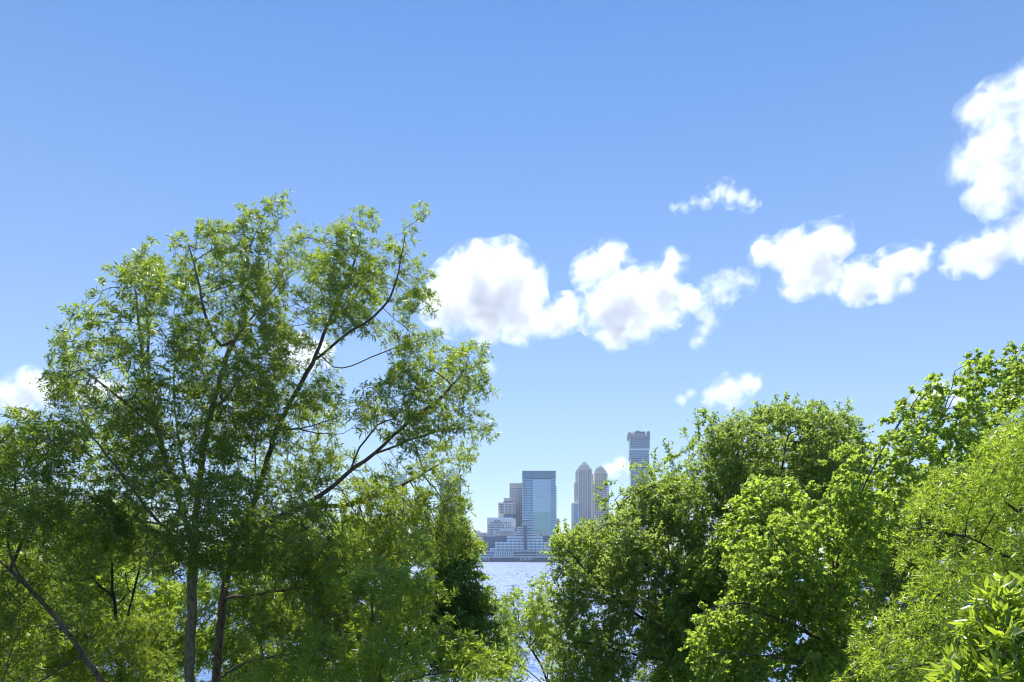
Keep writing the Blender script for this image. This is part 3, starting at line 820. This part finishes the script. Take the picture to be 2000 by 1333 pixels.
# tall willow oak, left leader
tree('willow_oak', 'tall airy willow oak with pale striped trunk, its top rising highest of all trees', 'tree', 11,
 [[(365,1420,17),(369,1333,17),(372,1240,17),(375,1150,17),(379,1050,17),(386,970,17),(398,885,17.1),(412,799,17.3),(432,735,17.5),(453,665,17.7),(470,640,17.8),(494,622,18),(515,590,18.1),(540,560,18.3),(563,520,18.4)],
  [(375,1060,17),(345,960,16.5),(318,880,16.2),(307,835,16),(298,794,16),(281,751,15.9),(274,703,15.8),(276,660,15.7),(268,610,15.6),(262,560,15.6)],
  [(298,794,16),(291,750,16.2),(290,700,16.4),(290,640,16.5),(285,590,16.6),(270,530,16.6)],
  [(386,985,17),(360,920,17.6),(349,861,17.9),(338,784,18.2),(342,734,18.4),(342,690,18.5),(350,640,18.6)],
  [(349,845,17.9),(359,816,18),(380,799,18.2),(400,770,18.4)],
  [(307,838,16),(266,808,15.6),(213,758,15),(185,739,14.8),(161,724,14.6),(140,700,14.4)],
  [(378,1090,17),(300,1010,15.5),(240,930,15),(194,871,14.8),(163,832,14.7),(154,805,14.6)],
  [(377,1050,17),(339,1052,16),(292,1035,15),(262,1009,14.5)],
  [(453,665,17.7),(430,690,17.4),(419,672,17.3),(402,641,17.1),(397,605,17),(392,562,16.9),(378,514,16.8),(368,480,16.8)],
  [(465,655,17.8),(484,641,18.2),(479,600,18.4),(470,560,18.5),(478,510,18.6),(500,450,18.6),(525,405,18.6)],
  [(412,799,17.3),(440,780,16.6),(470,740,16.0)]],
 [dict(poly=[(140,850),(340,815),(470,850),(480,960),(200,985)], d0=16.4, T=1.3, R=60, n=330, nscale=1.0, thr=.02),
  dict(poly=[(88,745),(105,700),(128,685),(120,650),(150,622),(175,590),(208,565),(230,525),(250,500),(290,480),(312,505),(325,560),(340,620),(330,690),(345,800),(330,900),(250,930),(170,860),(130,850),(150,800),(100,790)],
       d0=15.6, T=2.0, R=150, n=680, nscale=1.05, thr=.17, holes=[[(170,735),(215,760),(270,790),(262,725),(215,715)],[(148,815),(190,815),(185,870),(155,860)],[(262,655),(284,655),(284,705),(264,700)]]),
  dict(poly=[(335,690),(330,560),(345,520),(352,470),(380,450),(410,440),(440,455),(465,430),(490,400),(520,387),(556,387),(540,410),(530,430),(548,450),(520,470),(540,500),(560,560),(540,640),(500,720),(520,800),(470,900),(400,880),(350,800)],
       d0=17.6, T=1.8, R=150, n=700, nscale=1.05, thr=.17, holes=[[(395,600),(440,605),(438,640),(400,640)],[(345,720),(362,720),(362,850),(345,850)],[(395,800),(442,790),(448,835),(405,850)],[(522,528),(540,540),(560,590),(530,610)]]),
  dict(poly=[(180,960),(330,900),(460,930),(560,950),(640,1000),(690,1060),(680,1130),(560,1120),(430,1130),(300,1130),(220,1060)], d0=15.4, T=2.2, R=130, n=1050, nscale=1.0, thr=.05, dshift=-.4),
  dict(poly=[(340,640),(560,600),(560,800),(470,880),(380,860)], d0=17.2, T=1.6, R=90, n=260, nscale=.8, thr=-.05),
  *[dict(line=l, d=17.8) for l in [[(500,470),(518,405),(535,388),(558,384)],[(520,450),(545,430),(548,418)],[(378,520),(350,470)],[(440,500),(432,438)],[(410,490),(395,445)]]],
  *[dict(line=l, d=15.8) for l in [[(285,560),(280,500),(300,478)],[(225,600),(205,558)],[(240,560),(235,515)],[(150,700),(125,652),(150,618)],[(180,640),(172,590)],[(130,770),(90,745)],[(135,720),(105,700)],[(150,800),(100,795)]]]],
 B_PALE, L_OAK, S_OAK, trunk_boost=1.3, twigs=3.0, leafmax=.0078)

# second willow oak with the long right limb
tree('willow_oak', 'spreading willow oak, dark trunk, one long limb reaching right toward the open water', 'tree', 12,
 [[(415,1420,18),(424,1333,18),(428,1250,18),(436,1165,18),(452,1080,18),(480,1010,18.1),(503,967,18.2),(518,914,18.3),(530,861,18.4),(539,832,18.5),(554,808,18.5),(580,765,18.7),(602,727,18.8),(618,693,18.9),(633,655,19),(655,600,19.1),(676,560,19.2),(695,510,19.3),(705,460,19.4)],
  [(612,705,18.9),(640,688,18.4),(657,664,18.2),(690,645,18),(735,620,17.8),(765,585,17.7),(780,530,17.7),(790,470,17.7)],
  [(539,840,18.5),(580,842,18),(604,832,17.8),(628,830,17.6),(660,815,17.5)],
  [(590,840,18),(623,849,17.6),(671,847,17.2)],
  [(503,975,18.2),(498,909,19),(496,854,19.3),(513,804,19.6),(530,760,19.8)],
  [(470,1035,18.1),(540,1015,17.6),(600,985,17.2),(640,960,17),(688,917,16.8),(734,885,16.7),(770,849,16.6),(798,820,16.5),(825,804,16.5),(865,775,16.4),(900,735,16.4)],
  [(684,920,16.8),(688,895,16.7),(700,872,16.6),(729,842,16.4),(731,823,16.3),(770,818,16.1)],
  [(734,886,16.7),(782,873,16.9),(803,864,17),(832,842,17.1),(880,835,17.2),(930,840,17.3)],
  [(622,690,18.9),(650,729,19.3),(705,710,19.6),(741,691,19.8),(784,672,20),(825,665,20)],
  [(436,1168,18),(501,1163,17),(536,1154,16.5),(610,1145,16),(674,1137,15.6),(740,1120,15.2)],
  [(425,1325,18),(461,1303,16.8),(495,1289,16.3),(559,1278,15.8),(616,1275,15.4)],
  [(427,1292,18),(455,1272,18.6),(500,1240,19.2)],
  [(600,985,17.2),(680,990,18),(760,960,18.5),(820,930,18.8),(862,905,19)]],
 [dict(poly=[(850,925),(893,935),(905,985),(915,1040),(930,1072),(860,1085),(838,1010)], d0=18.6, T=1.0, R=45, n=230, nscale=1.0, thr=-.2),
  dict(poly=[(500,700),(540,600),(545,500),(580,455),(615,458),(650,440),(690,425),(735,420),(712,450),(690,470),(740,455),(790,430),(822,418),(812,450),(785,480),(825,495),(828,530),(838,560),(833,600),(805,590),(795,640),(850,662),(825,690),(790,700),(700,650),(640,690),(560,760)],
       d0=18.8, T=1.8, R=130, n=780, nscale=1.05, thr=.16, holes=[[(740,545),(790,550),(800,575),(745,580)],[(700,660),(740,650),(760,690),(715,705)]]),
  dict(poly=[(760,690),(830,695),(862,700),(900,680),(948,680),(938,710),(945,760),(918,792),(962,830),(955,858),(925,848),(900,830),(860,855),(800,890),(770,860),(700,830),(690,770),(740,740)],
       d0=16.7, T=1.9, R=90, n=460, nscale=1.1, thr=.16, holes=[[(650,670),(735,670),(755,735),(700,790),(660,780)],[(745,820),(800,810),(790,850),(750,850)],[(920,790),(945,790),(945,815),(915,815)]]),
  dict(poly=[(480,760),(600,700),(680,760),(660,830),(700,900),(720,1000),(640,1010),(520,1020),(470,900)], d0=18.4, T=1.9, R=110, n=460, nscale=1.1, thr=.16, holes=[[(610,650),(655,660),(650,730),(600,735)],[(640,850),(700,850),(690,890),(650,895)]]),
  dict(poly=[(640,1000),(700,940),(780,940),(830,900),(860,870),(930,880),(898,920),(862,940),(900,985),(893,1040),(925,1062),(880,1080),(830,1100),(740,1100)],
       d0=18.3, T=1.9, R=100, n=950, nscale=1.1, thr=.0, holes=[[(738,868),(830,868),(850,880),(820,902),(790,915),(742,900)],[(838,958),(858,958),(858,1012),(836,1010)]]),
  dict(poly=[(470,1060),(560,1060),(700,1060),(780,1090),(760,1200),(680,1260),(620,1330),(480,1330),(465,1200)], d0=16.4, T=1.8, R=110, n=520, nscale=.9, thr=.2),
  *[dict(line=l, d=18.6) for l in [[(640,520),(660,470),(690,435),(735,418)],[(690,500),(700,455)],[(765,540),(778,480),(800,440),(825,414)],[(790,570),(830,535)],[(800,520),(826,495)],[(805,570),(834,608)],[(790,690),(830,668),(856,656)],[(600,520),(612,458)],[(560,520),(580,462)]]],
  *[dict(line=l, d=16.6) for l in [[(870,750),(905,690),(950,678)],[(900,760),(948,765)],[(910,800),(940,825),(966,858)],[(870,720),(868,695)],[(870,800),(905,830),(925,845)],[(840,760),(835,695)]]],
  *[dict(line=l, d=18.4) for l in [[(850,950),(880,900),(932,880)],[(870,980),(898,930)],[(880,1040),(928,1060)],[(800,960),(830,905)],[(770,960),(750,925)]]]],
 B_GREY, L_OAK, S_OAK, trunk_boost=1.2, twigs=3.0, leafmax=.0078)

# far-left leaning tree
tree('leaning_oak', 'dense willow oak with a trunk leaning left out of view, at the left edge', 'tree', 13,
 [[(255,1480,14),(205,1333,14),(160,1280,14),(110,1205,14),(60,1153,14),(20,1112,14),(-25,1080,14)],
  [(100,1195,14),(54,1151,13.7),(38,1120,13.6),(8,1074,13.5),(6,1036,13.4),(23,993,13.3),(30,940,13.2)],
  [(20,1112,14),(60,1020,14.6),(100,960,14.8),(90,900,15)],
  [(160,1280,14),(120,1310,13.5),(80,1330,13.2)],
  [(-10,1440,13.2),(5,1340,13.2),(25,1270,13.3),(40,1210,13.4),(38,1150,13.5)],[(15,1320,13.2),(55,1265,13),(110,1238,12.9)],[(60,1420,13),(110,1340,13),(150,1300,12.9),(200,1275,12.8)]],
 [dict(poly=[(-70,850),(20,810),(62,795),(85,828),(130,822),(158,840),(140,900),(190,960),(250,1040),(230,1090),(150,1080),(60,1090),(-70,1090)], d0=14, T=2.0, R=110, n=1100, nscale=1.0, thr=.02),
  dict(poly=[(-70,1090),(60,1090),(110,1140),(60,1200),(110,1260),(60,1345),(-70,1345)], d0=15, T=1.7, R=90, n=1300, nscale=.8, thr=-.02)],
 B_GREY, L_OAK, S_OAK, twigs=3.2, leafmax=.007, tip=.0036)

# slender multi-stemmed tree behind
tree('slender_oak', 'slender thin-stemmed oak standing behind between the leaning trunk and the pale striped trunk', 'tree', 14,
 [[(235,1420,22),(235,1333,22),(231,1240,22),(222,1170,22),(219,1110,22),(214,1045,22)],
  [(237,1340,22),(240,1240,22.4),(252,1190,22.5),(262,1155,22.6),(274,1105,22.7),(280,1060,22.8)],
  [(258,1160,22.6),(240,1140,22.2),(245,1120,22)],
  [(222,1170,22),(170,1120,21.5),(140,1080,21)],
  [(236,1300,22),(190,1250,22.6),(120,1220,23)],
  [(237,1320,22),(300,1260,22.6),(330,1200,23)]],
 [dict(poly=[(90,1000),(200,980),(330,1000),(345,1080),(330,1130),(300,1100),(240,1090),(180,1140),(110,1150),(60,1080)], d0=22, T=2.6, R=90, n=1445, nscale=.7, thr=.0),
  dict(poly=[(30,1150),(150,1170),(230,1210),(330,1200),(350,1345),(0,1345)], d0=22.5, T=2.6, R=90, n=1445, nscale=.7, thr=.02, holes=[[(180,1270),(250,1270),(260,1310),(180,1320)]])],
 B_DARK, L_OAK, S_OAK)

# young oak filling the lower middle
tree('bushy_oak', 'bushy low willow oak filling the bottom, left of the gap of open water', 'tree', 15,
 [[(740,1500,15),(742,1400,15),(745,1333,15),(735,1270,15),(725,1210,15),(730,1140,15),(745,1080,15)],
  [(740,1300,15),(800,1250,15),(850,1220,15),(890,1240,15)],
  [(742,1350,15),(830,1320,14.6),(920,1300,14.4)],
  [(735,1270,15),(660,1230,14.6),(610,1200,14.3)],
  [(725,1210,15),(780,1140,15.4),(820,1090,15.6)]],
 [dict(poly=[(620,1060),(700,1020),(760,1010),(830,1050),(850,1080),(835,1110),(870,1160),(850,1190),(880,1230),(800,1260),(700,1240),(600,1200)], d0=15, T=2.0, R=120, n=760, nscale=.9, thr=.2),
  dict(poly=[(560,1200),(700,1220),(860,1200),(905,1232),(960,1262),(1012,1285),(1035,1345),(480,1345),(500,1270)], d0=14.6, T=1.9, R=110, n=760, nscale=.9, thr=.2)],
 B_GREY, L_OAKB, S_OAK, leafmax=.008, twigs=3.6)

# layered dark tree beside the water
tree('layered_tree', 'dark green conical tree with flat layered sprays, left of the open water', 'tree', 16,
 [[(885,1420,25),(888,1333,25),(890,1250,25),(890,1150,25),(888,1080,25),(886,1020,25)],
  [(890,1250,25),(930,1220,24.6),(968,1190,24.3)],
  [(890,1180,25),(920,1140,25),(940,1110,25)]],
 [dict(poly=[(835,1080),(862,1010),(892,1005),(915,1050),(938,1068),(925,1098),(945,1130),(925,1140),(965,1152),(975,1178),(955,1205),(985,1238),(998,1290),(960,1320),(860,1320),(830,1200),(840,1120)], d0=25, T=2.4, R=90, n=2100, nscale=.8, thr=-.1)],
 B_DARK, L_DARK, S_LAYER, grow_kw=dict(up=-.02))

# small open tree in the gap
tree('young_tree', 'small open young tree with thin leaning stems in the gap before the water', 'tree', 17,
 [[(1085,1400,29),(1070,1333,29),(1056,1296,29),(1032,1264,29),(1024,1245,29),(1016,1225,29),(1010,1190,29)],
  [(1034,1266,29),(1036,1235,29.3),(1040,1200,29.4),(1035,1165,29.5)],
  [(1068,1330,29),(1076,1260,29.3),(1073,1230,29.3),(1062,1196,29.4),(1056,1150,29.5)],
  [(1072,1345,29),(1045,1322,28.6),(1032,1311,28.5),(1007,1294,28.3),(988,1279,28.2),(975,1240,28)],
  [(1032,1264,29),(1055,1240,28.5),(1058,1210,28.3)]],
 [dict(poly=[(968,1190),(1000,1162),(1028,1150),(1040,1140),(1055,1128),(1076,1140),(1090,1190),(1092,1290),(1060,1290),(1020,1250),(1015,1290),(985,1330),(965,1270)], d0=29, T=1.6, R=50, n=1700, nscale=1.1, thr=.05)],
 B_DARK, L_OAKB, dict(S_OAK, m=11, twig=.28, L=.16, W=.045), twigs=2)

# big dark zelkova right of the gap
tree('zelkova', 'big dense dark green zelkova right of the open water, with ascending branch tips', 'tree', 21,
 [[(1400,1480,23),(1400,1333,23),(1395,1250,23),(1385,1160,23.2),(1400,1060,23.5),(1430,960,23.8),(1460,860,24)],
  [(1398,1290,23),(1330,1200,22.5),(1260,1100,22.2),(1215,1010,22),(1195,960,22)],
  [(1395,1250,23),(1320,1130,23.5),(1290,1010,23.6),(1275,930,23.8)],
  [(1390,1200,23),(1360,1050,24),(1350,950,24.3),(1345,890,24.5)],
  [(1400,1300,23),(1300,1240,22),(1200,1170,21.5),(1130,1100,21.2),(1095,1060,21)],
  [(1388,1180,23.2),(1480,1060,24),(1560,930,24.6),(1600,830,25)],
  [(1385,1170,23.2),(1450,1060,22.4),(1520,950,22),(1540,850,22)],
  [(1400,1310,23),(1300,1290,21.5),(1200,1270,21),(1120,1250,20.8)],
  [(1560,930,24.6),(1620,900,24.4),(1665,860,24.4)]],
 [dict(poly=[(1072,1060),(1110,1040),(1150,1022),(1175,1015),(1180,990),(1205,1000),(1225,985),(1232,960),(1250,965),(1258,930),(1275,940),(1300,915),(1315,915),(1335,885),(1362,880),(1390,960),(1380,1100),(1300,1200),(1180,1200),(1085,1150)], d0=22.4, T=2.8, R=130, n=2800, nscale=.95, thr=.03),
  dict(poly=[(1362,880),(1385,850),(1365,820),(1395,830),(1430,815),(1470,812),(1500,800),(1545,795),(1590,800),(1640,812),(1690,840),(1698,900),(1690,1000),(1600,1060),(1450,1060),(1380,1000)], d0=23.8, T=2.6, R=120, n=2700, nscale=.95, thr=.03),
  dict(poly=[(1085,1150),(1180,1190),(1320,1180),(1420,1100),(1460,1180),(1420,1345),(1080,1345),(1062,1290),(1090,1220)], d0=22, T=2.6, R=120, n=2300, nscale=.95, thr=.03),
  *[dict(line=l, d=22.6, rad=12) for l in [[(1240,1030),(1200,995),(1168,968)],[(1268,990),(1254,945),(1243,908)],[(1285,960),(1268,920)],[(1225,1010),(1205,985)],[(1295,945),(1280,902)],[(1318,925),(1307,880)],[(1345,900),(1340,862)],[(1130,1070),(1082,1045)],[(1150,1050),(1140,1015)]]],
  *[dict(line=l, d=23.8, rad=20) for l in [[(1400,890),(1385,850),(1363,820)],[(1425,870),(1395,826)],[(1450,860),(1432,812)],[(1490,850),(1478,796)],[(1515,850),(1512,798)],[(1545,840),(1542,788)],[(1565,840),(1566,800)],[(1590,840),(1594,792)],[(1620,840),(1616,800)],[(1640,850),(1650,800)],[(1660,860),(1680,832)],[(1670,900),(1698,868)]]]],
 B_DARK, L_ZELK, S_ZELK, grow_kw=dict(up=.12))

# drooping linden
tree('linden', 'mid-green linden with drooping leaf sprays, in front of the dense dark zelkova', 'tree', 22,
 [[(1470,1480,20),(1470,1333,20),(1468,1240,20),(1475,1140,20),(1490,1040,20),(1510,970,20)],
  [(1470,1300,20),(1400,1220,19.3),(1340,1160,19)],
  [(1470,1200,20),(1420,1110,19.5),(1400,1070,19.4)],
  [(1478,1130,20),(1540,1050,20.2),(1570,980,20.4)]],
 [dict(poly=[(1300,1215),(1345,1100),(1355,1078),(1400,1062),(1420,1005),(1450,965),(1480,932),(1530,940),(1565,960),(1570,1060),(1520,1180),(1470,1345),(1285,1345),(1310,1265)], d0=19.8, T=2.0, R=100, n=1500, nscale=.8, thr=-.06)],
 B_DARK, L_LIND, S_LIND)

# yellow-green sweetgum
tree('sweetgum', 'bright yellow-green sweetgum with upright top shoots and star-shaped leaves', 'tree', 23,
 [[(1630,1480,16.5),(1630,1333,16.5),(1625,1240,16.5),(1630,1140,16.5),(1650,1040,16.6),(1690,940,16.8),(1740,850,17),(1790,780,17),(1815,745,17)],
  [(1650,1040,16.6),(1720,960,17.2),(1800,880,17.6),(1850,800,17.8),(1885,740,17.9),(1915,702,18)],
  [(1740,850,17),(1775,800,16.8),(1800,770,16.7),(1830,755,16.6)],
  [(1628,1180,16.5),(1570,1120,16),(1520,1060,15.8),(1500,1030,15.7)],
  [(1628,1260,16.5),(1540,1220,15.7),(1450,1170,15.4),(1390,1190,15.3)],
  [(1630,1140,16.5),(1620,1040,16.2),(1620,960,16.1),(1630,890,16)],
  [(1630,1300,16.5),(1560,1290,15.5),(1480,1280,15.2),(1400,1270,15)],
  [(1640,1080,16.5),(1680,1000,16),(1680,920,15.8),(1685,860,15.7)],
  [(1800,880,17.6),(1830,840,17.4),(1860,760,17.3),(1865,725,17.3)]],
 [dict(poly=[(1355,1255),(1375,1200),(1440,1150),(1435,1095),(1480,1060),(1530,1000),(1590,965),(1620,895),(1640,880),(1672,850),(1690,870),(1720,865),(1740,900),(1760,960),(1740,1060),(1700,1160),(1690,1250),(1560,1240),(1440,1260)], d0=16.3, T=1.8, R=120, n=1900, nscale=.8, thr=.02),
  dict(poly=[(1350,1262),(1500,1240),(1690,1230),(1700,1345),(1380,1345)], d0=15.8, T=1.6, R=90, n=950, nscale=.8, thr=.0),
  dict(poly=[(1720,870),(1745,800),(1770,775),(1785,790),(1790,760),(1815,745),(1830,735),(1850,760),(1845,800),(1870,720),(1890,715),(1915,695),(1938,700),(1918,760),(1898,800),(1915,850),(1900,920),(1800,1000),(1740,960)], d0=17.2, T=1.3, R=90, n=170, nscale=1.3, thr=.05, holes=[[(1795,800),(1812,800),(1812,850),(1795,850)],[(1840,800),(1858,780),(1880,790),(1860,850)]]),
  *[dict(line=l, d=17.2, rad=13) for l in [[(1780,880),(1798,790),(1812,738)],[(1800,850),(1832,790),(1835,742)],[(1850,850),(1880,760),(1893,698)],[(1885,840),(1912,770),(1936,700)],[(1750,890),(1765,800),(1775,775)],[(1715,900),(1725,848)],[(1860,800),(1862,724)],[(1680,900),(1672,850)],[(1820,900),(1815,800)],[(1895,880),(1905,800)]]],
  *[dict(line=l, d=16, rad=14) for l in [[(1640,930),(1625,880)],[(1600,990),(1590,950)],[(1450,1130),(1432,1085)],[(1400,1220),(1352,1250)],[(1390,1230),(1372,1190)],[(1500,1070),(1482,1045)]]]],
 B_GREY, L_GUM, S_GUM, twigs=2.4, grow_kw=dict(up=.15))

tree('sweetgum', 'second yellow-green sweetgum whose single tall shoot meets the right edge of the view', 'tree', 24,
 [[(2080,1480,19),(2075,1333,19),(2070,1100,19),(2060,960,19),(2030,850,19),(2000,760,19),(1985,700,19)],
  [(2030,850,19),(1970,830,18.8),(1930,830,18.7)],
  [(2050,920,19),(2060,800,19.2),(2050,700,19.3)]],
 [dict(poly=[(1895,900),(1920,830),(1935,800),(1960,745),(1968,695),(2000,675),(2090,670),(2110,900),(2050,960),(1950,930)], d0=19, T=1.4, R=70, n=260, nscale=1.0, thr=-.02),
  *[dict(line=l, d=19, rad=14) for l in [[(1930,870),(1935,800),(1948,770)],[(1965,830),(1968,740),(1970,690)],[(1990,800),(2000,720),(2012,670)],[(1960,800),(1950,745)]]]],
 B_GREY, L_GUM, S_GUM, twigs=2.4, grow_kw=dict(up=.15))

# fine-leaved oak near the right edge
tree('fine_leaved_oak', 'fine-leaved light green willow oak with dark horizontal limbs, at the right edge', 'tree', 25,
 [[(2180,1480,12.5),(2170,1333,12.5),(2150,1290,12.5),(2130,1200,12.6),(2100,1080,12.8),(2060,960,13),(2030,880,13.2)],
  [(2150,1290,12.5),(2050,1275,12.2),(1960,1258,12),(1905,1255,11.9),(1860,1235,11.8),(1800,1212,11.7),(1760,1195,11.6)],
  [(1910,1256,11.9),(1850,1250,11.6),(1780,1240,11.4),(1700,1235,11.2)],
  [(2130,1200,12.6),(2020,1120,12.2),(1940,1070,12),(1860,1040,12),(1800,1030,12)],
  [(2100,1080,12.8),(1990,1000,12.8),(1920,950,12.8),(1870,930,12.9)],
  [(1930,1262,11.9),(1850,1290,11.2),(1760,1310,11)]],
 [dict(poly=[(1740,1075),(1780,990),(1800,940),(1850,922),(1900,890),(1955,815),(2060,780),(2140,800),(2140,1130),(2020,1150),(1900,1150),(1800,1140)], d0=12.7, T=1.5, R=120, n=3400, nscale=1.0, thr=-.1),
  dict(poly=[(1620,1315),(1650,1235),(1690,1190),(1750,1150),(1780,1120),(1900,1140),(1930,1200),(1880,1300),(1820,1345),(1620,1345)], d0=11.5, T=1.1, R=100, n=2550, nscale=1.0, thr=-.08, holes=[[(1800,1225),(1920,1240),(1920,1268),(1830,1262)]]),
  dict(poly=[(1900,1140),(2140,1130),(2140,1345),(1900,1345)], d0=12, T=1.1, R=80, n=1360, nscale=1.0, thr=-.1)],
 B_DARK, L_OAKB, S_FINE, grow_kw=dict(step=.17, kill=.24), tip=.0035, leafmax=.010)

# trees farther back that close the view to the water
tree('background_oak', 'sunlit yellow-green oak farther back, seen between the trunks at the lower left', 'tree', 31,
 [[(130,1450,27),(135,1333,27),(150,1200,27),(160,1080,27)], [(135,1300,27),(60,1200,27.5),(20,1130,27.5)], [(140,1280,27),(230,1180,26.5),(290,1120,26.5)]],
 [dict(poly=[(-80,1010),(60,1020),(180,1050),(300,1080),(345,1130),(350,1345),(-80,1345)], d0=27.5, T=2.4, R=90, n=1500, nscale=.8, thr=.10, holes=[[(170,1265),(250,1270),(262,1315),(170,1320)]])],
 B_DARK, L_OAKB, dict(S_OAK, L=.17, W=.045))
tree('background_oak', 'broad oak farther back, filling the gaps behind the dark central trunk', 'tree', 32,
 [[(600,1450,27),(600,1333,27),(600,1200,27),(590,1060,27)], [(600,1290,27),(500,1200,27.5),(450,1120,27.5)], [(600,1250,27),(700,1150,26.5),(760,1080,26.5)]],
 [dict(poly=[(290,1180),(380,1100),(480,1030),(600,1000),(740,1020),(840,1060),(850,1345),(290,1345)], d0=27.5, T=2.4, R=90, n=2100, nscale=.8, thr=.09)],
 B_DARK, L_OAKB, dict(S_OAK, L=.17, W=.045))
tree('background_zelkova', 'dark tree farther back at the right, behind the sweetgum and the fine-leaved oak', 'tree', 33,
 [[(1830,1450,27),(1830,1333,27),(1820,1150,27),(1810,1000,27)], [(1825,1250,27),(1720,1150,27),(1690,1050,27)], [(1825,1200,27),(1920,1080,27),(1980,980,27)]],
 [dict(poly=[(1560,1345),(1600,1100),(1680,1000),(1760,930),(1860,900),(1960,880),(2080,860),(2100,1345)], d0=27, T=2.6, R=110, n=2200, nscale=.8, thr=-.02)],
 B_DARK, L_ZELK, dict(S_ZELK, L=.13, W=.065))

# nearest glossy-leaved tree
tree('glossy_leaved_tree', 'nearest tree, its long glossy leaves filling the bottom right corner', 'tree', 26,
 [[(2150,1700,5.6),(2120,1500,5.6),(2080,1400,5.6),(2040,1330,5.6),(2015,1270,5.6),(1998,1215,5.6),(1988,1185,5.6)],
  [(2080,1400,5.6),(1980,1370,5.3),(1910,1345,5.1),(1870,1335,5)],
  [(2040,1330,5.6),(1975,1300,5.3),(1940,1260,5.2),(1932,1225,5.1)],
  [(2010,1260,5.6),(2005,1200,5.9),(2010,1165,6)]],
 [dict(poly=[(1828,1340),(1852,1312),(1892,1302),(1903,1248),(1914,1200),(1932,1176),(1952,1162),(1978,1168),(2005,1150),(2090,1130),(2090,1400),(1828,1400)], d0=5.5, T=.55, R=110, n=520, nscale=2.0, thr=-.1)],
 B_GREY, L_LAUR, S_LAUR, grow_kw=dict(step=.085, kill=.13), tip=.002, leafmax=.0055)
print('LEAVES', NLEAF)
